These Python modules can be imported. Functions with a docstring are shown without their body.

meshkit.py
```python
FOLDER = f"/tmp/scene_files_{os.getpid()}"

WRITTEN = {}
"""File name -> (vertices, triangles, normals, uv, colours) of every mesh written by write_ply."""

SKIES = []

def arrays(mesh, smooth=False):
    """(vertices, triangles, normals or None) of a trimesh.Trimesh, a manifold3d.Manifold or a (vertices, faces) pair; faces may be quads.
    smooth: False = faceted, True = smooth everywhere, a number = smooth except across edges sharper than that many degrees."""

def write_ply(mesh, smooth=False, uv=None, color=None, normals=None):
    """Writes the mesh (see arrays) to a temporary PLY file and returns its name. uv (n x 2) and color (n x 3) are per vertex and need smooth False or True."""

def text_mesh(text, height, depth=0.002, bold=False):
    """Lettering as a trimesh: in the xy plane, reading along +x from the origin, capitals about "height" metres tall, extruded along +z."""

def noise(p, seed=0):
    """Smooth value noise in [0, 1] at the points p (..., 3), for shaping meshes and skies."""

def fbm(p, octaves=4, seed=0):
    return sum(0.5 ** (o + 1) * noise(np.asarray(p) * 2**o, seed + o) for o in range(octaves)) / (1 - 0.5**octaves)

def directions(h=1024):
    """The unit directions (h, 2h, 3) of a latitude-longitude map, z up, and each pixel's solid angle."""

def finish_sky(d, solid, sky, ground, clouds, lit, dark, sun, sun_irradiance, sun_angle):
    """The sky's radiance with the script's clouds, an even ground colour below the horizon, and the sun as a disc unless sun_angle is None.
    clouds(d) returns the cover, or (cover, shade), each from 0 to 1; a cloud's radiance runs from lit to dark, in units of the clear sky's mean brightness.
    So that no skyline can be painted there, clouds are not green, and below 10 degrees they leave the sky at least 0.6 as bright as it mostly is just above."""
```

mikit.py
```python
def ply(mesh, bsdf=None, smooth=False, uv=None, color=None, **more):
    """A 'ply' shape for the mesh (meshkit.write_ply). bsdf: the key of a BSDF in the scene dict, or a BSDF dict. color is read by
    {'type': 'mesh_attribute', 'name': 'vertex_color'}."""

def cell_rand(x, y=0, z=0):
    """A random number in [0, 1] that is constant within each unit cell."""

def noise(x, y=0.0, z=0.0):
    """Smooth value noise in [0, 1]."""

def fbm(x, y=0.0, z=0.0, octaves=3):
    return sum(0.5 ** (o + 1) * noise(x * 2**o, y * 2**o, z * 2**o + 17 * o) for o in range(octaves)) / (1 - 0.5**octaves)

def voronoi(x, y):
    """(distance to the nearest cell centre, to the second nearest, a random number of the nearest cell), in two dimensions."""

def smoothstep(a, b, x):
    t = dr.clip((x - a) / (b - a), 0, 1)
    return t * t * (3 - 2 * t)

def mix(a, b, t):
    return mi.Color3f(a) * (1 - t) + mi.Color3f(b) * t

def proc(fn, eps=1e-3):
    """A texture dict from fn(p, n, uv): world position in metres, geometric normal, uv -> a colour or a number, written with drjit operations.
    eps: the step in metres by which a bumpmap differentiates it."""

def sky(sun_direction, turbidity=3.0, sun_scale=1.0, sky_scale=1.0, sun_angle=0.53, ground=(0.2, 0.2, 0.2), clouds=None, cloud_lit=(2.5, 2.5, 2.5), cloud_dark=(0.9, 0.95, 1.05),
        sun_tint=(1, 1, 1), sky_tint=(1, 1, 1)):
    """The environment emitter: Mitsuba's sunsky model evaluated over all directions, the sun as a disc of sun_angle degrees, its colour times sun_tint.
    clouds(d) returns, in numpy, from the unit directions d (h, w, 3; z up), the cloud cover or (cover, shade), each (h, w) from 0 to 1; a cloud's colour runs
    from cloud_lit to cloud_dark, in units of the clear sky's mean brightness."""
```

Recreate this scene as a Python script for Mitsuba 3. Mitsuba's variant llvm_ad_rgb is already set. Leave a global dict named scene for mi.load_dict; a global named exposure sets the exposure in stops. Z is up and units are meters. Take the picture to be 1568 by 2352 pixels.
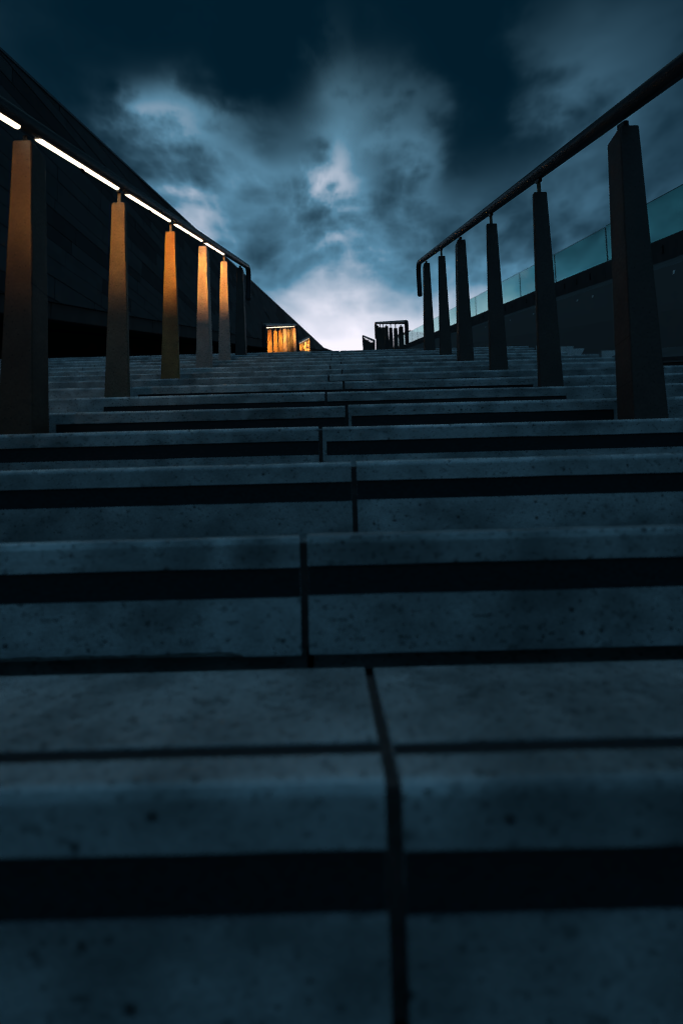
import math, random
import numpy as np
import trimesh
import drjit as dr
import mitsuba as mi
import mikit, meshkit
from manifold3d import Manifold
from shapely.geometry import Polygon, box as sbox

random.seed(7)
rng = np.random.default_rng(11)
T = mi.ScalarTransform4f
scene, labels = {}, {}

# ---- camera: the eye is the origin, +y looks up the stairs, z is up
PITCH, YAW, ROLL, FOCAL = 0.0766, 0.0005, 0.0254, 1141.0 / 1568.0
cp, sp, cy, sy, cr, sr = math.cos(PITCH), math.sin(PITCH), math.cos(YAW), math.sin(YAW), math.cos(ROLL), math.sin(ROLL)
fw = np.array([sy * cp, cy * cp, sp])
rt = np.array([cy, -sy, 0.0])
up = np.cross(rt, fw)
up2 = cr * up + sr * rt
scene['camera'] = {
    'type': 'thinlens', 'fov': math.degrees(2 * math.atan(0.5 / FOCAL)), 'fov_axis': 'x',
    'to_world': T().look_at(origin=[0, 0, 0], target=fw.tolist(), up=up2.tolist()),
    'near_clip': 0.02, 'far_clip': 3000.0, 'aperture_radius': 0.0028, 'focus_distance': 2.4,
}
exposure = 2.0

# ---- dusk sky: the sun is down ahead of the stairs, broken dark blue cloud above
SHIFT = 10.1
def clouds(d):
    x, y, z = d[..., 0], d[..., 1], np.maximum(d[..., 2], 0.03)
    az, el = np.degrees(np.arctan2(x, y)), np.degrees(np.arcsin(z))
    zz = z + 0.45
    p = np.stack([x / zz, y / zz, 0.9 * z], -1) * 1.5
    p = p + [SHIFT, 0.37 * SHIFT, 1.7 * SHIFT]
    w1 = meshkit.fbm(p * 2.2 + [3.1, 8.2, 1.0], 4, 5) - 0.5
    w2 = meshkit.fbm(p * 2.2 + [9.7, 2.2, 4.0], 4, 9) - 0.5
    q = p + 0.20 * np.stack([w1, w2, 0 * w1], -1)
    big = meshkit.fbm(q * 3.2 + [0.6, 5.3, 2.0], 3, 21) - 0.5

    def billow(f, o, s, octaves):
        out, amp, tot = 0, 1.0, 0
        for k in range(octaves):
            out = out + amp * np.abs(2 * meshkit.noise(q * f * 2.03 ** k + o + 7.1 * k, s + k) - 1)
            tot += amp
            amp *= 0.56
        return out / tot

    puff = 0.40 - billow(4.6, [2.6, 6.3, 9.0], 47, 7)
    fine = meshkit.fbm(q * 9.0 + [7.6, 1.3, 5.0], 6, 33) - 0.5
    # the noise moves the edges of the openings in the cloud
    a2, e2 = az + 14 * w1 + 9 * fine + 8 * puff, el + 11 * w2 + 7 * fine + 7 * puff

    def spot(a, e, sa, se):
        return np.exp(-((a2 - a) / sa) ** 2 - ((e2 - e) / se) ** 2)

    # brightness: 0 the darkest cloud, 0.5 the thin blue cloud, 1 the pale glow over the set sun
    glow = np.exp(-((az + 4) / 31) ** 2 - ((el - 15) / 13.6) ** 2)
    wide = np.exp(-((az + 2) / 44) ** 2 - ((el - 14) / 21) ** 2)
    # the cloud is thinner overhead and towards the open sky behind: that light falls on the treads
    over = np.clip((el - 50) / 34, 0, 1)
    over = over * over * (3 - 2 * over)
    back = np.clip(-y, 0, 1) ** 0.7 * np.clip(el / 35, 0.2, 1)
    t = 0.080 + 0.415 * over + 0.315 * back * (1 - over) + 0.15 * wide + 1.05 * glow
    t = t + 0.34 * spot(1, 38.8, 4.5, 3.2) + 0.35 * spot(-20, 41.3, 6, 2.4) + 0.09 * spot(1.5, 47, 2.6, 2.6) + 0.11 * spot(5, 43.5, 7, 2.2)
    t = t + 0.15 * spot(-13, 38.5, 9, 3) + 0.20 * spot(11.5, 39.5, 3.5, 4) + 0.08 * spot(-3, 40, 13, 5) + 0.15 * spot(31, 42, 7, 4) + 0.10 * spot(26, 33, 14, 6)
    t = t + 0.22 * spot(-16, 34, 7, 5) - 0.14 * spot(20, 42, 7, 7) - 0.14 * spot(-8, 46, 7, 4) + 0.03 * spot(5, 34, 8, 3) - 0.05 * spot(-28, 45, 7, 6)
    t = t + (0.07 + 0.8 * np.clip(t, 0, 0.42)) * (1 - 0.55 * np.clip(glow, 0, 1)) * (0.30 * big + 1.2 * puff + 1.05 * fine)
    t = t - 0.11 * np.clip((el - 43) / 6, 0, 1) * (1 - over) * np.clip(y, 0, 1)
    t = np.clip(t, 0.0, 1.0)
    low = t < 0.5
    cover = np.where(low, 1 - (2 * t) ** 2.2, np.abs(2 * t - 1) ** 1.05)
    return cover, np.where(low, 1.0, 0.0)

scene['sky'] = mikit.sky((0.0, 0.3, 1.0), turbidity=3.0, sun_scale=0.0, sky_scale=0.66, ground=(0.1, 0.1, 0.1), clouds=clouds,
                         cloud_lit=(4.15, 4.0, 4.45), cloud_dark=(0.0035, 0.050, 0.10), sky_tint=(0.71, 1.11, 0.95))
scene['sky']['sampling_weight'] = 85.0
# ---- end sky

# ---- helpers
def numbered(key):
    if key not in scene:
        return key
    i = 1
    while f'{key}_{i:03d}' in scene:
        i += 1
    return f'{key}_{i:03d}'

THINGS = set()

def thing(name, label, cat, group=None, kind=None):
    key, i = name, 0
    while key in THINGS:
        i += 1
        key = f'{name}_{i:03d}'
    THINGS.add(key)
    e = {'label': label, 'category': cat}
    if group:
        e['group'] = group
    if kind:
        e['kind'] = kind
        e.pop('category')
    labels[key] = e
    return key

def put(key, shape, at=None, **tag):
    key = numbered(key)
    scene[key] = dict(shape) if at is None else {**shape, 'to_world': T().translate([float(v) for v in at])}
    if tag:
        labels[key] = tag
    return key

def M2T(m):
    a = m.to_mesh()
    return trimesh.Trimesh(np.array(a.vert_properties[:, :3], float), np.array(a.tri_verts), process=False)

def block(x0, x1, y0, y1, z0, z1):
    return Manifold.cube([x1 - x0, y1 - y0, z1 - z0]).translate([x0, y0, z0])

def hull_rounded(pts, r, seg=12):
    s = Manifold.sphere(r, seg)
    return Manifold.batch_hull([s.translate([float(a) for a in p]) for p in pts])

def rounded_box(x0, x1, y0, y1, z0, z1, r, seg=12):
    return hull_rounded([(x, y, z) for x in (x0 + r, x1 - r) for y in (y0 + r, y1 - r) for z in (z0 + r, z1 - r)], r, seg)

def tube(points, r, sides=20, caps=True):
    p = np.asarray(points, float)
    t = np.gradient(p, axis=0)
    t /= np.linalg.norm(t, axis=1, keepdims=True)
    side = np.array([1.0, 0, 0])          # all tubes here bend in the upright plane along y
    v, f = [], []
    ang = np.arange(sides) * 2 * np.pi / sides
    for q, d in zip(p, t):
        b = np.cross(d, side)
        v.append(q + r * (np.cos(ang)[:, None] * side + np.sin(ang)[:, None] * b))
    v = np.vstack(v)
    n = len(p)
    for i in range(n - 1):
        for j in range(sides):
            a, b2 = i * sides + j, i * sides + (j + 1) % sides
            f += [[a, b2, b2 + sides], [a, b2 + sides, a + sides]]
    if caps:
        for end, c in ((0, p[0] - t[0] * r * 0.35), (n - 1, p[-1] + t[-1] * r * 0.35)):
            v = np.vstack([v, c])
            k = len(v) - 1
            for j in range(sides):
                a, b2 = end * sides + j, end * sides + (j + 1) % sides
                f.append([k, b2, a] if end == 0 else [k, a, b2])
    m = trimesh.Trimesh(v, np.array(f), process=False)
    trimesh.repair.fix_normals(m)
    return m

def prism_x(profile, x0, x1):
    """A (y, z) outline run along x."""
    m = trimesh.creation.extrude_polygon(Polygon(profile), x1 - x0, engine='earcut')
    v = m.vertices.copy()
    m = trimesh.Trimesh(np.stack([v[:, 2] + x0, v[:, 0], v[:, 1]], 1), m.faces, process=False)
    trimesh.repair.fix_normals(m)
    return m

# ---- materials
def spots(u, v, scale, r0, r1, dens):
    d, _, c = mikit.voronoi(u * scale, v * scale)
    return dr.select(c < dens, 1 - mikit.smoothstep(r0, r1, d + 0.12 * mikit.noise(u * scale * 5, v * scale * 5)), 0.0)

def concrete(light, dark, pit=1.0):
    def fn(p, n, uv):
        a = mikit.fbm(p.x * 5.0, p.y * 5.0 + 3.0, p.z * 9.0, 4)
        b = mikit.fbm(p.x * 21.0 + 9, p.y * 21.0, p.z * 21.0, 3)
        g = mikit.noise(p.x * 420, p.y * 420, p.z * 420)
        streak = mikit.fbm(p.x * 26.0, p.y * 3.0, p.z * 2.0, 3)
        blot = mikit.smoothstep(0.50, 0.72, mikit.fbm(p.x * 9 + 30, p.y * 9, p.z * 14.0, 4))
        sp = mikit.smoothstep(0.60, 0.82, mikit.fbm(p.x * 130, p.y * 130, p.z * 130, 2))
        t = mikit.smoothstep(0.28, 0.72, 0.42 * a + 0.33 * b + 0.25 * streak)
        c = mikit.mix(dark, light, t) * (0.80 + 0.40 * g) * (1 - 0.32 * blot) * (1 - 0.42 * sp)
        # every block is cast a little lighter or darker
        idx = dr.ceil((p.z + 0.1296) / 0.15 - 0.03)
        off = dr.select(dr.abs(idx / 2 - dr.round(idx / 2)) < 0.1, 0.026, -0.048)
        c = c * (0.84 + 0.30 * mikit.cell_rand(dr.floor((p.x - off) / 1.87), idx, 5))
        # front edge of every step painted paler, for the sky light it catches
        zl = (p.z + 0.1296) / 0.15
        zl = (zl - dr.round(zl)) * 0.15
        edge_light = mikit.smoothstep(-0.014, -0.008, zl) * (1 - mikit.smoothstep(-0.003, -0.0012, zl))
        c = c * (1 + 0.75 * edge_light * (0.5 + b))
        w = p.y + p.z
        hole = dr.maximum(spots(p.x, w, 33.0, 0.05, 0.20, 0.26), 0.8 * spots(p.x + 3.7, w, 82.0, 0.06, 0.26, 0.28))
        return c * (1 - 0.78 * pit * hole)
    return fn

def concrete_bump(p, n, uv):
    w = p.y + p.z
    hole = dr.maximum(spots(p.x, w, 33.0, 0.05, 0.20, 0.26), 0.5 * spots(p.x + 3.7, w, 82.0, 0.06, 0.26, 0.28))
    return 0.35 * mikit.fbm(p.x * 60, p.y * 60, p.z * 60, 3) + 0.25 * mikit.noise(p.x * 300, p.y * 300, p.z * 300) - 0.9 * hole

def mat(color, rough=0.8, metallic=0.0, spec=0.4, **k):
    c = mikit.proc(color) if callable(color) else {'type': 'rgb', 'value': list(color)}
    return {'type': 'principled', 'base_color': c, 'roughness': rough, 'metallic': metallic, 'specular': spec, **k}

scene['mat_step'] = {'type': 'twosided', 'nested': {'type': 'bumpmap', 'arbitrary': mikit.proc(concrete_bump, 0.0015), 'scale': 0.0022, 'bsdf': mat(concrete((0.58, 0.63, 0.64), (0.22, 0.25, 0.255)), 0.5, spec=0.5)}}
scene['mat_mortar'] = {'type': 'twosided', 'nested': mat(lambda p, n, uv: mikit.mix((0.05, 0.042, 0.04), (0.12, 0.10, 0.095), mikit.fbm(p.x * 90, p.y * 90, p.z * 90, 3)), 0.9)}
scene['mat_strip'] = {'type': 'twosided', 'nested': mat(lambda p, n, uv: mi.Color3f(0.030, 0.033, 0.036) * (0.7 + 0.6 * mikit.noise(p.x * 250, p.y * 250, p.z * 250)), 0.7, spec=0.25)}
scene['mat_base'] = {'type': 'twosided', 'nested': mat((0.05, 0.05, 0.05), 0.9)}

def post_color(base, rust, amount, off):
    def fn(p, n, uv):
        a = mikit.fbm(p.x * 12 + off, p.y * 12, p.z * 7.0, 4)
        b = mikit.fbm(p.x * 70 + off, p.y * 70, p.z * 70, 3)
        g = mikit.noise(p.x * 500, p.y * 500, p.z * 500)
        c = mikit.mix(base, rust, amount * mikit.smoothstep(0.35, 0.75, 0.6 * a + 0.4 * b))
        h = mikit.noise(p.x * 190, p.y * 190, p.z * 150)
        c = c * (0.70 + 0.40 * g) * (0.66 + 0.72 * b) * (0.80 + 0.40 * h)
        pit = spots(p.x + off, p.z, 60.0, 0.08, 0.26, 0.2)
        return c * (1 - 0.55 * pit)
    return fn

def post_color_plain(base, rust, amount, off):
    def fn(p, n, uv):
        a = mikit.fbm(p.x * 7 + off, p.y * 7, p.z * 5.0, 2)
        return mikit.mix(base, rust, amount * mikit.smoothstep(0.35, 0.75, a)) * 0.92
    return fn

def post_bump(p, n, uv):
    return 0.5 * mikit.fbm(p.x * 110, p.y * 110, p.z * 110, 3) + 0.3 * mikit.noise(p.x * 500, p.y * 500, p.z * 500) - 0.6 * spots(p.x, p.z, 60.0, 0.08, 0.26, 0.2)

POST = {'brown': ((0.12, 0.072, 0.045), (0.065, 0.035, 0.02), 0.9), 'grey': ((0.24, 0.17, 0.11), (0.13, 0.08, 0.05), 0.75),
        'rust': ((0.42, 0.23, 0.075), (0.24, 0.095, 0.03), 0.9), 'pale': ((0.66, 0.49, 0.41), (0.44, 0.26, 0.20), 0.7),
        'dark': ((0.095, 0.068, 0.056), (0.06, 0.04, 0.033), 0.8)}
for i, (k, (a, b, c)) in enumerate(POST.items()):
    scene['mat_post_plain_' + k] = {'type': 'twosided', 'nested': mat(post_color_plain(a, b, c, 3.7 * i), 0.55)}
    scene['mat_post_' + k] = {'type': 'twosided', 'nested': {'type': 'bumpmap', 'arbitrary': mikit.proc(post_bump, 0.0015), 'scale': 0.0012, 'bsdf': mat(post_color(a, b, c, 3.7 * i), 0.55, spec=0.5)}}
scene['mat_rail'] = {'type': 'twosided', 'nested': mat((0.018, 0.020, 0.023), 0.42, spec=0.35)}
scene['mat_added_visor'] = {'type': 'twosided', 'nested': {'type': 'diffuse', 'reflectance': {'type': 'rgb', 'value': [0.0005, 0.0005, 0.0005]}}}
scene['mat_stem'] = {'type': 'twosided', 'nested': mat((0.24, 0.17, 0.11), 0.5)}

# light tube: a diffuse cover that glows, and under it the lens that throws the warm beam on the next post up
LAMP = {'type': 'area', 'radiance': {'type': 'rgb', 'value': [0.65, 0.52, 0.36]}}
# the lens sits between two discs added to hold its beam on the post
BEAM = 0.105
scene['mat_lamp'] = {'type': 'diffuse', 'reflectance': {'type': 'rgb', 'value': [0.7, 0.7, 0.68]}}

# ---- the stairs: precast step blocks with a slot between each block and the riser behind it
GOING, RISE = 0.32, 0.15
EYE_H, NOSE1, POST1 = 0.1296, 0.2958, 0.1134
FLIGHT = 5.85                        # from one flight's first step to the next one's
XL, XR = -0.918, 0.884

def level(k):
    return -EYE_H + (k - 1) * RISE

def nose(k):
    f = (k - 2) // 14 if k >= 2 else 0
    short = 0.45 * max(f - 1, 0)       # the second landing is shorter
    return NOSE1 + GOING + f * FLIGHT - short + (k - 2 - 14 * f) * GOING if k >= 2 else NOSE1 + (k - 1) * GOING

def hill(d):
    return 1.97 + 0.3535 * (d - 4.776)

labels['stairs'] = {'label': 'wide flight of pale grey concrete step blocks climbing away between two railings', 'kind': 'structure'}
PITCH_X = 1.87
G0, G1 = -0.915, 0.889                # the black strips lie between the two railings

def step_block(k, x0, x1, depth, seed, seg):
    prof = [(0.010, 0.0), (depth, 0.0), (depth, -0.185), (0.085, -0.185), (0.085, -0.147), (0.0, -0.147), (0.0, -0.009), (0.0012, -0.0045), (0.005, -0.0012)]
    if k <= 2:                        # these two are less worn
        prof = [(0.006, 0.0), *prof[1:6], (0.0, -0.006), (0.0008, -0.0028), (0.0028, -0.0008)]
    m = prism_x(prof, x0, x1)
    m = Manifold(mi_mesh(m))
    a, b = max(x0 + (0.010 if k in (4, 5) else 0.0), G0), min(x1, G1)
    strips = []
    if b - a > 0.1:
        ga, gb2 = (a - 0.001 if a == x0 else a), (b + 0.001 if b == x1 else b)
        m = m - block(ga, gb2, -0.01, 0.009, -0.0765, -0.0395)
        m = m - block(ga, gb2, 0.0335, 0.0545, -0.005, 0.01)
        strips = [('riser_strip', (a + 0.0005, b - 0.0005, 0.0045, 0.0085, -0.076, -0.040)), ('tread_strip', (a + 0.0005, b - 0.0005, 0.034, 0.054, -0.0047, -0.0012))]
    r = np.random.default_rng(seed)
    if k <= 6:                        # chipped edges
        for _ in range(7):
            cx = r.uniform(x0, x1)
            w, h = r.uniform(0.006, 0.022), r.uniform(0.0025, 0.006)
            z = r.choice([0.0, 0.0, -0.147])
            m = m - Manifold.sphere(1.0, 10).scale([w, h, h]).translate([cx, -0.001, z])
    if k == 2 and x1 < 0.1:           # the long break along the foot of the second riser
        for q in range(9):
            m = m - Manifold.sphere(1.0, 12).scale([0.035, 0.009, 0.006 + 0.002 * r.random()]).translate([-0.42 + 0.033 * q, 0, -0.148])
    m = m.refine_to_length(seg)
    t = M2T(m)
    v = t.vertices
    n1 = meshkit.fbm(v * [16, 30, 30] + seed * 3.1, 3, 3) - 0.5
    n2 = meshkit.fbm(v * [9, 20, 20] + seed * 7.7, 3, 8) - 0.5
    edge = np.exp(-np.abs(v[:, 1]) / 0.02)
    v = v + np.stack([0 * n1, 0.0026 * n1 * edge, 0.0024 * n2 * np.exp(-np.abs(v[:, 1]) / 0.3)], 1)
    return trimesh.Trimesh(v, t.faces, process=False), strips

def mi_mesh(m):
    from manifold3d import Mesh
    return Mesh(np.asarray(m.vertices, np.float32), np.asarray(m.faces, np.uint32))

def tilt(v, a):
    return v + np.stack([0 * v[:, 0], 0 * v[:, 0], a * v[:, 0]], 1)

for k in range(-2, 16):
    off = 0.026 if k % 2 else -0.048
    edges = [off - 3 * PITCH_X, off - 2 * PITCH_X, off - PITCH_X, off, off + PITCH_X]
    near = k <= 6
    for i in range(4):
        x0, x1 = edges[i] + 0.005, edges[i + 1] - 0.005
        if k < 1 and i in (0,):
            continue
        m, strips = step_block(k, x0, x1, 0.268, 31 * k + i + 200, 0.03 if near and i in (1, 2, 3) else 0.08)
        at = (0, nose(k) + rng.normal(0, 0.001), level(k) + rng.normal(0, 0.0018))
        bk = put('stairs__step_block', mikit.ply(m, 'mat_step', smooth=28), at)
        for nm, (a, b, c, d, e, f) in strips:
            put(bk + '__' + nm, mikit.ply(M2T(block(a, b, c, d, e, f)), 'mat_strip'), at)
        # mortar set back in the joint
        jm = rounded_box(x1 - 0.001, x1 + 0.011, 0.010, 0.268, -0.14, -0.009, 0.002, 6).refine_to_length(0.02)
        tt = M2T(jm)
        tt.vertices[:, 1] += 0.006 * (meshkit.fbm(tt.vertices * 45 + k, 3, 2) - 0.5)
        if i < 3:
            put('stairs__joint', mikit.ply(tt, 'mat_mortar'), at)
# the landing behind the top step, in slabs
for row in range(4):
    y0 = nose(15) + 0.29 + row * 0.37
    for i in range(4):
        off = 0.026 if row % 2 else -0.048
        x0 = off + (i - 3) * PITCH_X
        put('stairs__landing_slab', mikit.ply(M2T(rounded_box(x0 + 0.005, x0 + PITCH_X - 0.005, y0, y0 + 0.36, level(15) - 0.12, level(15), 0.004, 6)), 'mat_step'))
# the upper flights: a row of blocks to each step, then the landing
for k in range(16, 72):
    y0 = nose(k)
    last = (k - 2) % 14 == 13
    off = 0.026 if k % 2 else -0.048
    far = nose(k + 1) - y0 - 0.05 if last else 0.268
    prof = [(0.004, 0.0), (far, 0.0), (far, -0.18), (0.0, -0.18), (0.0, -0.004)]
    for x0, x1 in ((off - 3 * PITCH_X, off), (off + 0.01, off + PITCH_X)):
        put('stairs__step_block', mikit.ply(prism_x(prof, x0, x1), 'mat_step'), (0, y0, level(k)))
# the dark bed the blocks lie on
bed = []
for k in range(-2, 72):
    y1 = nose(k + 1)
    bed.append(block(-5.62, 1.80, nose(k) + 0.02, y1 + 0.021, level(k) - 0.9, level(k) - 0.186))
put('stairs__bed', mikit.ply(M2T(Manifold.compose(bed)), 'mat_base'))

# ---- railings
SLOPE = RISE / GOING
RAIL_H = 0.970
CA, SA = math.cos(math.atan(SLOPE)), math.sin(math.atan(SLOPE))

def post_mesh(deep):
    h = 0.917 if deep else 0.885
    d0, d1 = (0.088, 0.076) if deep else (0.026, 0.022)
    r = 0.0055
    pts = []
    for z, w, d in ((-0.02, 0.103, d0), (h - r, 0.057, d1)):
        for sx in (-1, 1):
            for y in (r, d - r):
                pts.append((sx * (w / 2 - r), y, z))
    m = hull_rounded(pts, r, 16).refine_to_length(0.06)
    t = M2T(m)
    return t

POST_SHAPES = {}
def post_shape(deep, m):
    if (deep, m) not in POST_SHAPES:
        POST_SHAPES[deep, m] = mikit.ply(post_mesh(deep), 'mat_post_' + m, smooth=35)
    return POST_SHAPES[deep, m]

def stem_shape(deep):
    z0 = (0.917 if deep else 0.885) - 0.003
    return mikit.ply(M2T(rounded_box(-0.0075, 0.0075, -0.0045, 0.0045, z0, RAIL_H - 0.018, 0.002, 8)), 'mat_stem', smooth=30)

STEMS = {d: stem_shape(d) for d in (True, False)}
sad = hull_rounded([(sx * 0.005, s * 0.016, s * 0.016 * SLOPE + z) for sx in (-1, 1) for s in (-1, 1) for z in (RAIL_H - 0.032, RAIL_H - 0.020)], 0.003, 8)
SADDLE = mikit.ply(M2T(sad), 'mat_rail', smooth=30)

def lamp_shape(span=GOING):
    half = span / CA - 0.046
    r = 0.0120
    m = Manifold.batch_hull([Manifold.sphere(r, 16).translate([0, s * (half - r) * CA, s * (half - r) * SA]) for s in (-1, 1)])
    return M2T(m)
LAMP_MESH = lamp_shape()

vis = trimesh.creation.cylinder(0.012, 0.0006, sections=28)
vis.apply_transform(trimesh.transformations.rotation_matrix(math.pi / 2, [0, 1, 0]))
ADDED_VISOR = mikit.ply(vis, 'mat_added_visor')  # small black disc, added to cut the beam off beside the post
RAIL_R = 0.0255
def rail_mesh(y0, y1, z_at, lower_end, upper_end):
    """Straight run with both ends turned down; y0, y1 are where it turns."""
    def arc(c, a0, a1, R=0.055, n=9):
        return [(0, c[0] + R * math.cos(a), c[1] + R * math.sin(a)) for a in np.linspace(a0, a1, n)]
    R = 0.055
    th = math.atan(SLOPE)
    pts = []
    if lower_end:
        # going up out of the hanging end, over, and on up the slope
        c = (y0 + R, z_at(y0) - 0.0)
        a = arc(c, math.pi, math.pi / 2 + th, R)
        pts += [(0, y0 + 0.018, c[1] - 0.235), (0, y0 + 0.012, c[1] - 0.15), (0, y0 + 0.004, c[1] - 0.06)] + a
        shift = pts[-1]
        dz = z_at(shift[1]) - shift[2]
        pts = [(x, y, z + dz) for x, y, z in pts]
    else:
        pts += [(0, y0, z_at(y0))]
    ys = np.linspace(pts[-1][1] + 0.08, y1 - 0.09, 14)
    pts += [(0, y, z_at(y)) for y in ys]
    if upper_end:
        y2 = y1 - R
        a = arc((0, 0), math.pi / 2 + th, 0.02, R)
        o = a[0]
        base = (y2 - 0.02, z_at(y2 - 0.02))
        a = [(0, base[0] + y - o[1], base[1] + z - o[2]) for _, y, z in a]
        e = a[-1]
        pts += a + [(0, e[1] - 0.003, e[2] - 0.08), (0, e[1] - 0.014, e[2] - 0.19), (0, e[1] - 0.03, e[2] - 0.285)]
    return tube(pts, RAIL_R, 22)

def railing(label, x, k0, n, lit, mats, lower_end, upper_end, deep_at, post_labels=None, back=0.0, deep_from=0):
    t = thing('stair_railing', label, 'railing', 'railings up the stairs')
    yb = nose(k0) + POST1
    zr = lambda y: level(k0) + RAIL_H + (y - yb) * SLOPE
    y_end = yb + (n - 1) * 2 * GOING
    put(t + '__handrail', mikit.ply(rail_mesh(yb - (0.5 if lower_end else back), y_end + 0.485, zr, lower_end, upper_end), 'mat_rail', smooth=40), (x, 0, 0))
    for i in range(n):
        y, z = yb + 2 * GOING * i, level(k0 + 2 * i)
        deep = i in deep_at
        mid = 0.046 if deep else 0.014
        p = put(t + '__post', post_shape(deep, mats[i] if k0 == 2 else 'plain_' + mats[i]), (x, y + (0.012 if deep else 0.0), z))
        y = y + mid
        if post_labels and i in post_labels:
            labels[p] = {'label': post_labels[i]}
        put(p + '__stem', STEMS[deep], (x, y, z))
        put(p + '__bracket', SADDLE, (x, y, z))
    def lamp(j, frac):
        """The light tube that ends just before post j; frac: its part of the full bay."""
        full = GOING * frac
        ym = yb + 2 * GOING * j - full + 0.03
        mesh = LAMP_MESH if frac == 1 else lamp_shape(full)
        lk = put(t + '__lamp', {**mikit.ply(mesh, 'mat_lamp', smooth=60), 'emitter': {**LAMP, 'sampling_weight': 1.0 if k0 == 2 else 0.2}}, (x, ym + 0.0195 * SA, zr(ym) - 0.0195 * CA))
        q = yb + 2 * GOING * j - 0.30
        o = np.array([x, q + 0.0330 * SA, zr(q) - 0.0330 * CA])
        for sx in (-1, 1):
            put(lk + '__added_visor', ADDED_VISOR, (x + sx * 0.0015, o[1], o[2]))
        I = BEAM * ((0.45, 0.32, 0.52, 1.05, 1.5, 1.35)[j] if k0 == 2 else (1.7 if k0 == 16 else 2.4))
        scene[numbered('beam')] = {'type': 'spot', 'to_world': T().look_at(origin=o.tolist(), target=[x, float(o[1] + 0.3), float(o[2] - 0.075)], up=[0, 0, 1]), 'cutoff_angle': 42.0, 'beam_width': 24.0,
                                   'sampling_weight': {2: 6.0, 16: 14.0, 30: 7.0}[k0], 'intensity': {'type': 'rgb', 'value': [I, I * 0.47, I * 0.09]}}

    if lit:
        if lit == 2:
            lamp(0, 0.55)
        for j in range(1, n - 1 if lit == 1 else n):
            lamp(j, 1)
    return t

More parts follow.
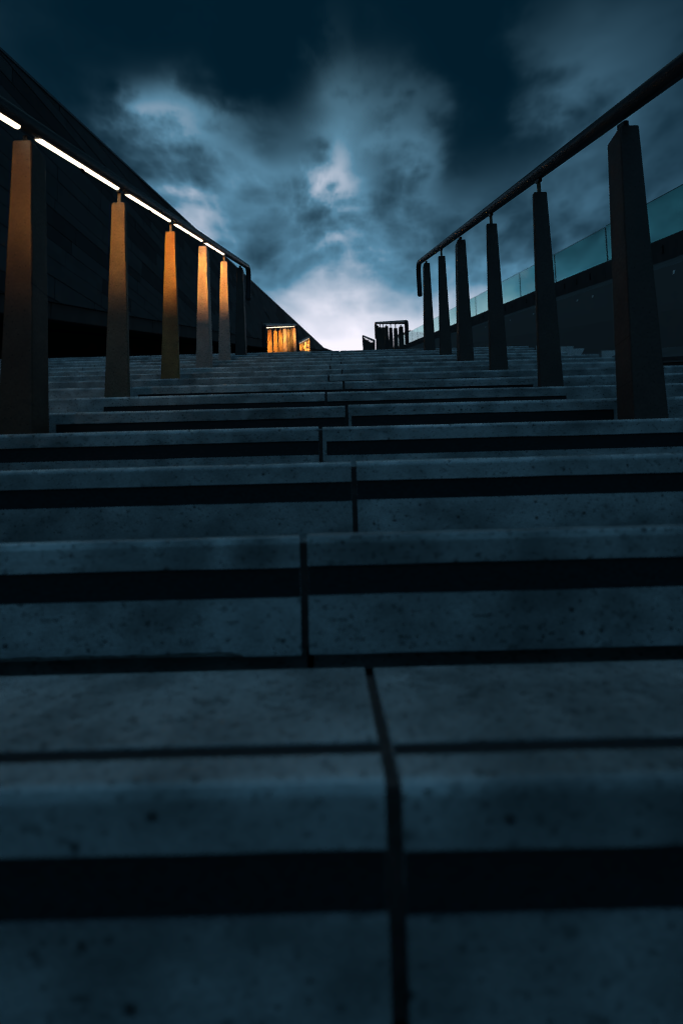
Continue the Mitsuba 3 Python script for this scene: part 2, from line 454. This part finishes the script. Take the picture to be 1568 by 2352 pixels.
railing('left handrail of the nearest flight, glowing light tubes lighting its orange posts', XL, 2, 7, 1, ['brown', 'brown', 'grey', 'rust', 'pale', 'pale', 'dark'], False, True, (1, 4, 6),
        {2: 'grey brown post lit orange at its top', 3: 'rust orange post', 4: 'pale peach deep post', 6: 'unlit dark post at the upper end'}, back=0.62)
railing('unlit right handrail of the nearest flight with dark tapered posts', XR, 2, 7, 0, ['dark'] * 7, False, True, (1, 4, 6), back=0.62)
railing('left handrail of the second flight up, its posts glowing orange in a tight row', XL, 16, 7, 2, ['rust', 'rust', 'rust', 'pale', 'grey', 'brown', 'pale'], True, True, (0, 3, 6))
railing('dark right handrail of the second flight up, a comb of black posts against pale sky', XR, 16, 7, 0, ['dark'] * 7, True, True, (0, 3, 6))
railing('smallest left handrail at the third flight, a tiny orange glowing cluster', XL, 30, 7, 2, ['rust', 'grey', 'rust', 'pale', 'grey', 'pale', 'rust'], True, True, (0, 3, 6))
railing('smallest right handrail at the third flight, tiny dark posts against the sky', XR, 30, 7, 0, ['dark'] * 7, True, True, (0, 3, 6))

# ---- the ground: one sheet, the hill with flat land before and behind
def gz(d):
    return hill(np.clip(d, -8, 96))
xs = np.array([-900, -60, -14, -5.63, -5.62, 1.86, 1.87, 6.75, 6.8, 14, 60, 900.0])
ys = np.array([-900, -60, -8, 0, 10, 30, 60, 96, 110, 200, 900.0])
gv, gf = [], []
for y in ys:
    for x in xs:
        lift = -1.15 if x < 1.865 and x > -5.625 else (-0.45 if x < 0 else (-1.2 if x < 6.77 else 2.2 + 0.02 * y * (abs(y) < 100)))
        gv.append((x, y, gz(y) + lift))
nx = len(xs)
for j in range(len(ys) - 1):
    for i in range(nx - 1):
        a = j * nx + i
        gf.append([a, a + 1, a + 1 + nx, a + nx])
scene['mat_ground'] = {'type': 'twosided', 'nested': mat(lambda p, n, uv: mikit.mix((0.03, 0.035, 0.02), (0.09, 0.085, 0.06), mikit.fbm(p.x * 0.8, p.y * 0.8, p.z * 0.8, 4)), 0.95)}
scene['ground'] = mikit.ply((np.array(gv), np.array(gf)), 'mat_ground')
labels['ground'] = {'label': 'dark hillside under and beside the stairs', 'kind': 'structure'}

# ---- left: the long angular building, its clad wall leaning back up the hill
def wx(d):
    return -5.5 + 0.03 * d
def top_h(d):
    return 8.12 + 0.3625 * (d - 7.37)
def clad_h(d):
    return np.minimum(4.634 + 0.402 * (d - 8.653), top_h(d) - 0.35)
def fas_h(d):
    return np.minimum(4.32 + 0.393 * (d - 8.66), clad_h(d) - 0.3)

def panel_color(p, n, uv):
    c = mikit.cell_rand(dr.floor(p.y / 1.3), dr.floor((p.z - 0.17 * p.y) / 0.3), 3)
    a = mikit.fbm(p.x * 3, p.y * 3, p.z * 3, 4)
    return mi.Color3f(0.10, 0.11, 0.115) * (0.75 + 0.35 * a + 0.18 * c)
scene['mat_panel'] = {'type': 'twosided', 'nested': mat(panel_color, 0.8, spec=0.12)}
scene['mat_panel_dark'] = {'type': 'twosided', 'nested': mat(lambda p, n, uv: mi.Color3f(0.062, 0.068, 0.072) * (0.75 + 0.4 * mikit.fbm(p.x * 3, p.y * 3, p.z * 3, 4)), 0.8, spec=0.12)}
scene['mat_core'] = {'type': 'twosided', 'nested': mat((0.02, 0.021, 0.023), 0.8)}
scene['mat_fascia'] = {'type': 'twosided', 'nested': mat(lambda p, n, uv: mi.Color3f(0.085, 0.078, 0.075) * (0.7 + 0.5 * mikit.fbm(p.x * 4, p.y * 4, p.z * 1.5, 4)), 0.85)}
scene['mat_void'] = {'type': 'twosided', 'nested': mat((0.012, 0.013, 0.013), 0.9)}  # near black: the deep shade under the overhang is put into the colour
scene['mat_coping'] = {'type': 'twosided', 'nested': mat((0.12, 0.13, 0.14), 0.4, metallic=0.6)}

B = thing('angular_building', 'long dark clad building on the left, its sloping roofline falling to the stair top', 'building')

def solid(stations, x_in, x_out, zlo, zhi):
    v, f = [], []
    for d in stations:
        for x, z in ((x_in(d), zlo(d)), (x_out(d), zlo(d)), (x_out(d), zhi(d)), (x_in(d), zhi(d))):
            v.append((x, d, z))
    n = len(stations)
    for i in range(n - 1):
        for j in range(4):
            a, b = i * 4 + j, i * 4 + (j + 1) % 4
            f.append([a, b, b + 4, a + 4])
    f.append([3, 2, 1, 0])
    e = (n - 1) * 4
    f.append([e, e + 1, e + 2, e + 3])
    m = trimesh.Trimesh(np.array(v), np.vstack([[q[0], q[1], q[2]] for q in f] + [[q[0], q[2], q[3]] for q in f]), process=False)
    trimesh.repair.fix_normals(m)
    return m

ST = [-8, 0, 8, 16, 24, 32, 48, 64, 80, 93.7]
put(B + '__wall', mikit.ply(solid(ST, lambda d: wx(d) - 0.035, lambda d: wx(d) - 9, lambda d: clad_h(d) + 0.01, top_h), 'mat_core'))
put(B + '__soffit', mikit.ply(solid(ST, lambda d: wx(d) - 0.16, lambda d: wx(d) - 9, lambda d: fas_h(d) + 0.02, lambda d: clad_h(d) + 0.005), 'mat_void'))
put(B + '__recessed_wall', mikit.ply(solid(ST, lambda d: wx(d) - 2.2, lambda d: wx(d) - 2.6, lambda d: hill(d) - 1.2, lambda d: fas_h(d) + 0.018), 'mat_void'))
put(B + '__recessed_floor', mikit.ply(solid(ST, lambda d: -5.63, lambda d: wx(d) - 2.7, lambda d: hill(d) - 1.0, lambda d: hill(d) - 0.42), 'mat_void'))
put(B + '__coping', mikit.ply(solid(ST, lambda d: wx(d) + 0.03, lambda d: wx(d) - 0.4, lambda d: top_h(d) + 0.003, lambda d: top_h(d) + 0.05), 'mat_coping'))
# end of the building, turning across the hilltop
ev = [(wx(93.7) - 9, 93.7), (wx(93.7), 93.7), (1.9, 99.0), (1.9, 110), (wx(93.7) - 9, 110)]
em = trimesh.creation.extrude_polygon(Polygon(ev), 8.0, engine='earcut')
em.apply_translation([0, 0, 0])
vv = em.vertices.copy()
vv[:, 2] = np.where(vv[:, 2] > 4, np.where(vv[:, 0] > 0, 39.75, 39.38), 30.0)
put(B + '__end_wall', mikit.ply(trimesh.Trimesh(vv, em.faces, process=False), 'mat_panel_dark'))
# fascia panels under the cladding
for i, d in enumerate(np.arange(2.0, 60, 2.3)):
    g = 0.012
    put(B + '__fascia_panel', mikit.ply(solid([d + g, d + 2.3 - g], lambda q: wx(q) - 0.055, lambda q: wx(q) - 0.155, fas_h, lambda q: clad_h(q) - 0.01), 'mat_fascia'))
# cladding: courses that climb less steeply than the wall, cut by both its edges
region = Polygon([(3.0, clad_h(3.0)), (93, clad_h(93)), (93, top_h(93)), (3.0, top_h(3.0))])
CS = 0.171
pieces = []
c = 0.2
row = 0
rr = np.random.default_rng(5)
while c < 26:
    h = rr.choice([0.22, 0.28, 0.34, 0.42])
    d = 3.0 - rr.random() * 1.6
    while d < 93:
        w = rr.choice([1.1, 1.4, 1.7, 2.0]) * (1 if d < 30 else 4)
        if d >= 30 and row % 4:
            d += w
            continue
        hh = h if d < 30 else 1.26
        tw = 0.03 * (rr.random() - 0.5)
        g = 0.007
        q = Polygon([(d + g, c + CS * (d + g) + g), (d + w - g, c + CS * (d + w - g) + g), (d + w - g, c + hh + CS * (d + w - g) - g), (d + g, c + hh + CS * (d + g) - g)])
        q = q.intersection(region)
        if not q.is_empty and q.area > 0.004 and q.geom_type == 'Polygon':
            pieces.append((q.centroid.x, q, rr.random()))
        d += w
    c += h
    row += 1
pieces.sort(key=lambda a: a[0])

def clad_piece(q, rnd):
    co = np.array(q.exterior.coords)[:-1]
    if Polygon(co).exterior.is_ccw is False:
        co = co[::-1]
    n = len(co)
    mid = co.mean(0)
    proud = 0.002 + 0.010 * rnd
    lean = 0.020 * ((rnd * 7.3) % 1 - 0.5)
    face = lambda p: wx(p[0]) - 0.004 + proud + lean * (p[1] - mid[1])
    inner = mid + (co - mid) * (1 - 0.006 / np.maximum(np.linalg.norm(co - mid, axis=1, keepdims=True), 0.02))
    v = [(face(p), p[0], p[1]) for p in inner] + [(face(p) - 0.004, p[0], p[1]) for p in co] + [(wx(p[0]) - 0.034, p[0], p[1]) for p in co]
    f = [[0, i, i + 1] for i in range(1, n - 1)]
    for o in (0, n):
        for i in range(n):
            j = (i + 1) % n
            f += [[o + i, o + n + i, o + n + j], [o + i, o + n + j, o + j]]
    return np.array(v), np.array(f)

shown = [q for q in pieces if q[0] > 6.6]
for _, q, rnd in shown[:296]:
    v, f = clad_piece(q, rnd)
    put(B + '__panel', mikit.ply((v, f), 'mat_panel' if rnd > 0.3 else 'mat_panel_dark'))
vs, fs, o = [], [], 0
for _, q, rnd in shown[296:] + [q for q in pieces if q[0] <= 6.6]:
    v, f = clad_piece(q, rnd)
    vs.append(v); fs.append(f + o); o += len(v)
put(B + '__far_panels', mikit.ply((np.vstack(vs), np.vstack(fs)), 'mat_panel'), kind='stuff', label='far dark cladding panels')

# ---- right: the paved embankment, its parapet and glass
EX0, EX1 = 1.905, 6.42
def emb(x, d):
    lo = 1.76 + 0.355 * (d - 4.776)
    hi = 5.50 + 0.367 * (d - 9.4)
    return lo + (hi - lo) * (x - EX0) / (EX1 - EX0)

labels['embankment'] = {'label': 'dark sloping bank paved with large slabs on the right of the stairs', 'kind': 'structure'}
def emb_color(p, n, uv):
    s = mikit.fbm((p.x * 2.2 + p.y * 1.6) * 3.0, (p.x - p.y) * 0.5, p.z * 0.5, 4)
    g = mikit.fbm(p.x * 14, p.y * 14, p.z * 14, 3)
    return mi.Color3f(0.075, 0.085, 0.088) * (0.5 + 0.65 * s + 0.35 * g)
scene['mat_embankment'] = {'type': 'twosided', 'nested': mat(emb_color, 0.85, spec=0.2)}
scene['mat_seam'] = {'type': 'twosided', 'nested': mat((0.22, 0.24, 0.24), 0.7)}
def quad_slab(x0, x1, d0, d1, lift, thick):
    v = []
    for dz in (0, -thick):
        for x, d in ((x0, d0), (x1, d0), (x1, d1), (x0, d1)):
            v.append((x, d, emb(x, d) + lift + dz))
    b = 0.012
    v = [(x + (b if i in (0, 3) else -b if i in (1, 2) else 0), y + (b if i in (0, 1) else -b if i in (2, 3) else 0), z) for i, (x, y, z) in enumerate(v)]
    f = [[0, 1, 2, 3], [7, 6, 5, 4], [4, 5, 1, 0], [5, 6, 2, 1], [6, 7, 3, 2], [7, 4, 0, 3]]
    return np.array(v), np.array(f)
rows = [(EX0, 3.35), (3.35, 4.9), (4.9, EX1)]
sr = np.random.default_rng(17)
for j, (a, b) in enumerate(rows):
    d = -4.0 + 0.9 * j
    while d < 60:
        w = 2.75 if d < 40 else 8
        put('embankment__slab', mikit.ply(quad_slab(a + 0.008, b - 0.008, d + 0.008, d + w - 0.008, 0.012 * sr.random(), 0.2), 'mat_embankment'))
        d += w
put('embankment__core', mikit.ply(solid([-8, 20, 70], lambda d: EX0 + 0.003, lambda d: EX1 + 0.3, lambda d: hill(d) - 1.6, lambda d: emb(EX0, d) - 0.03), 'mat_base'))
cv = []
for d in (-8, 70):
    for x in (EX0 + 0.003, EX1):
        cv.append((x, d, emb(x, d) - 0.025))
put('embankment__core', mikit.ply((np.array(cv), np.array([[0, 1, 3, 2]])), 'mat_base'))
def rod(a, b, r):
    return tube_any(a, b, r)
def tube_any(a, b, r, sides=8):
    m = trimesh.creation.cylinder(r, segment=np.array([a, b], float), sections=sides)
    return m
# a pale seam strip between the second and third row, and small pale fixings
for d0 in np.arange(5.0, 40, 2.75):
    x = 4.9
    put('embankment__seam', mikit.ply(tube_any((x, d0 + 0.05, emb(x, d0 + 0.05) + 0.012), (x, d0 + 2.6, emb(x, d0 + 2.6) + 0.012), 0.012, 6), 'mat_seam'))
scene['mat_pin'] = {'type': 'twosided', 'nested': mat((0.55, 0.58, 0.58), 0.5, metallic=0.3)}
for x, d in [(4.51, 8.47), (4.56, 9.12), (2.66, 4.64), (2.69, 5.69), (4.49, 6.36), (4.55, 11.19), (4.67, 13.05), (2.74, 7.23), (4.75, 15.5)]:
    z = emb(x, d)
    put('embankment__fixing_pin', mikit.ply(tube_any((x, d, z + 0.0), (x + 0.06, d + 0.05, z + 0.13), 0.011, 8), 'mat_pin', smooth=40))

P = thing('parapet_wall', 'dark concrete parapet beam along the top of the right bank under the glass', 'wall')
scene['mat_parapet'] = {'type': 'twosided', 'nested': mat(lambda p, n, uv: mi.Color3f(0.075, 0.07, 0.068) * (0.6 + 0.7 * mikit.fbm(p.x * 5, p.y * 5, p.z * 2, 4)), 0.85)}
def gb(d):
    return 6.026 + 0.367 * (d - 9.558)
def gt(d):
    return 6.603 + 0.370 * (d - 8.75)
GD = [0.4 + 2.74 * i for i in range(-2, 20)]
for a, b in zip(GD[:-1], GD[1:]):
    put(P + '__beam', mikit.ply(solid([a + 0.006, b - 0.006], lambda d: EX1, lambda d: EX1 + 0.34, lambda d: gb(d) - 0.47, gb), 'mat_parapet'))
    for q in (0.25, 0.5, 0.75):
        d = a + (b - a) * q
        put(P + '__drain_slot', mikit.ply(M2T(block(EX1 - 0.012, EX1 + 0.002, d - 0.018, d + 0.018, gb(d) - 0.30, gb(d) - 0.14)), 'mat_void'))
GL = thing('glass_balustrade', 'teal tinted glass balustrade along the top of the right bank', 'balustrade')
scene['mat_glass'] = {'type': 'thindielectric', 'int_ior': 1.5, 'specular_transmittance': {'type': 'rgb', 'value': [0.24, 0.53, 0.47]}, 'specular_reflectance': {'type': 'rgb', 'value': [0.6, 0.8, 0.8]}}
scene['mat_glass_post'] = {'type': 'twosided', 'nested': mat((0.03, 0.04, 0.04), 0.5)}
gx = 6.5
scene['mat_glass_edge'] = {'type': 'twosided', 'nested': mat((0.03, 0.09, 0.085), 0.3)}
for i, (a, b) in enumerate(zip(GD[:-1], GD[1:])):
    dz = 0.012 * ((i * 7) % 3 - 1)
    v = np.array([(gx, a + 0.022, gb(a + 0.022) - 0.03), (gx, b - 0.022, gb(b - 0.022) - 0.03), (gx, b - 0.022, gt(b - 0.022) + dz), (gx, a + 0.022, gt(a + 0.022) + dz)])
    put(GL + '__glass_pane', mikit.ply((v, np.array([[0, 1, 2, 3]])), 'mat_glass'))
    put(GL + '__glass_edge', mikit.ply(solid([a + 0.022, b - 0.022], lambda q: gx + 0.006, lambda q: gx - 0.006, lambda q: gt(q) + dz + 0.001, lambda q: gt(q) + dz + 0.014), 'mat_glass_edge'))
    put(GL + '__glass_post', mikit.ply(M2T(block(gx - 0.010, gx + 0.010, b - 0.012, b + 0.012, gb(b) - 0.02, gt(b) - 0.02)), 'mat_glass_post'))

# ---- expanded metal plates closing the ends of four steps against the bank
scene['mat_mesh'] = {'type': 'twosided', 'nested': mat((0.92, 0.93, 0.93), 0.5)}
def mesh_plate(w_top, w_bot, h):
    out = Polygon([(0, 0), (w_bot, 0), (w_top, h), (0, h)])
    rim = out.difference(out.buffer(-0.004, join_style=2))
    from shapely.geometry import LineString
    from shapely import union_all
    bars = []
    for q in np.arange(-0.2, 0.3, 0.013):
        for s in (1, -1):
            bars.append(LineString([(q, 0), (q + s * h * 0.75, h)]).buffer(0.0022, cap_style=2))
    g = union_all(bars).intersection(out).union(rim)
    m = trimesh.util.concatenate([trimesh.creation.extrude_polygon(p, 0.003, engine='earcut') for p in getattr(g, 'geoms', [g])])
    v = m.vertices
    m2 = trimesh.Trimesh(np.stack([v[:, 0], v[:, 2], v[:, 1]], 1), m.faces, process=False)
    trimesh.repair.fix_normals(m2)
    return m2
for k, lab in ((14, 'smallest metal mesh plate between two right posts, highest up the stair edge'), (13, 'metal mesh plate just right of the second right post, third of four from below'), (12, 'metal mesh plate between the second and the nearest right post, second of four from below'), (11, 'metal mesh plate nearest the big right post, lowest of four')):
    x = (0.026 if k % 2 else -0.048) + PITCH_X - 0.004
    t = thing('mesh_plate', lab, 'mesh plate', 'mesh plates at the step ends')
    put(t, mikit.ply(mesh_plate(0.115, 0.05, 0.105), 'mat_mesh'), (x + 0.022, nose(k) + 0.004, level(k) - 0.083))

# ---- a few trees and a lamp beyond the far glass
scene['mat_bark'] = {'type': 'twosided', 'nested': mat((0.07, 0.06, 0.05), 0.9)}
def leaf_color(p, n, uv):
    return mikit.mix((0.03, 0.06, 0.03), (0.08, 0.12, 0.06), mikit.noise(p.x * 6, p.y * 6, p.z * 6))
scene['mat_leaf'] = {'type': 'twosided', 'nested': mat(leaf_color, 0.7)}
def tree(x, y, h, w, label, seed):
    t = thing('tree', label, 'tree', 'trees beyond the far glass')
    r = np.random.default_rng(seed)
    z0 = gz(y) + 2.2 + 0.02 * y
    put(t + '__trunk', mikit.ply(trimesh.creation.cone(0.1, h * 0.8, sections=10), 'mat_bark'), (x, y, z0))
    n = 900
    d = r.normal(size=(n, 3)); d /= np.linalg.norm(d, axis=1, keepdims=True)
    q = d * (r.random((n, 1)) ** 0.4) * [w, w, h * 0.36]
    q *= (0.6 + 0.8 * meshkit.fbm(d * 2.1 + seed, 3, seed))[:, None]
    q += [0, 0, h * 0.62]
    a, b = r.normal(size=(n, 3)) * 0.09, r.normal(size=(n, 3)) * 0.09
    v = np.stack([q, q + a, q + a + b, q + b], 1).reshape(-1, 3)
    put(t + '__crown', mikit.ply((v, np.arange(4 * n).reshape(-1, 4)), 'mat_leaf'), (x, y, z0))
tree(7.6, 56, 1.5, 0.95, 'round dark tree behind the far glass, right of the small dark railing', 3)
tree(9.0, 60, 2.2, 0.85, 'tall pointed tree behind the far glass, middle of three', 4)
tree(9.5, 57, 1.7, 0.9, 'broad tree behind the far glass beside the dark railing post', 5)
SL = thing('street_lamp', 'thin lamp mast standing among the far trees beyond the glass', 'street lamp')
zl = gz(66) + 2.2 + 1.3
put(SL + '__mast', mikit.ply(tube_any((9.2, 66, zl - 1.5), (9.2, 66, zl + 0.9), 0.06), 'mat_glass_post'))
put(SL + '__lamp_head', mikit.ply(M2T(rounded_box(9.05, 9.35, 65.9, 66.1, zl + 0.85, zl + 1.0, 0.04)), 'mat_glass_post'))
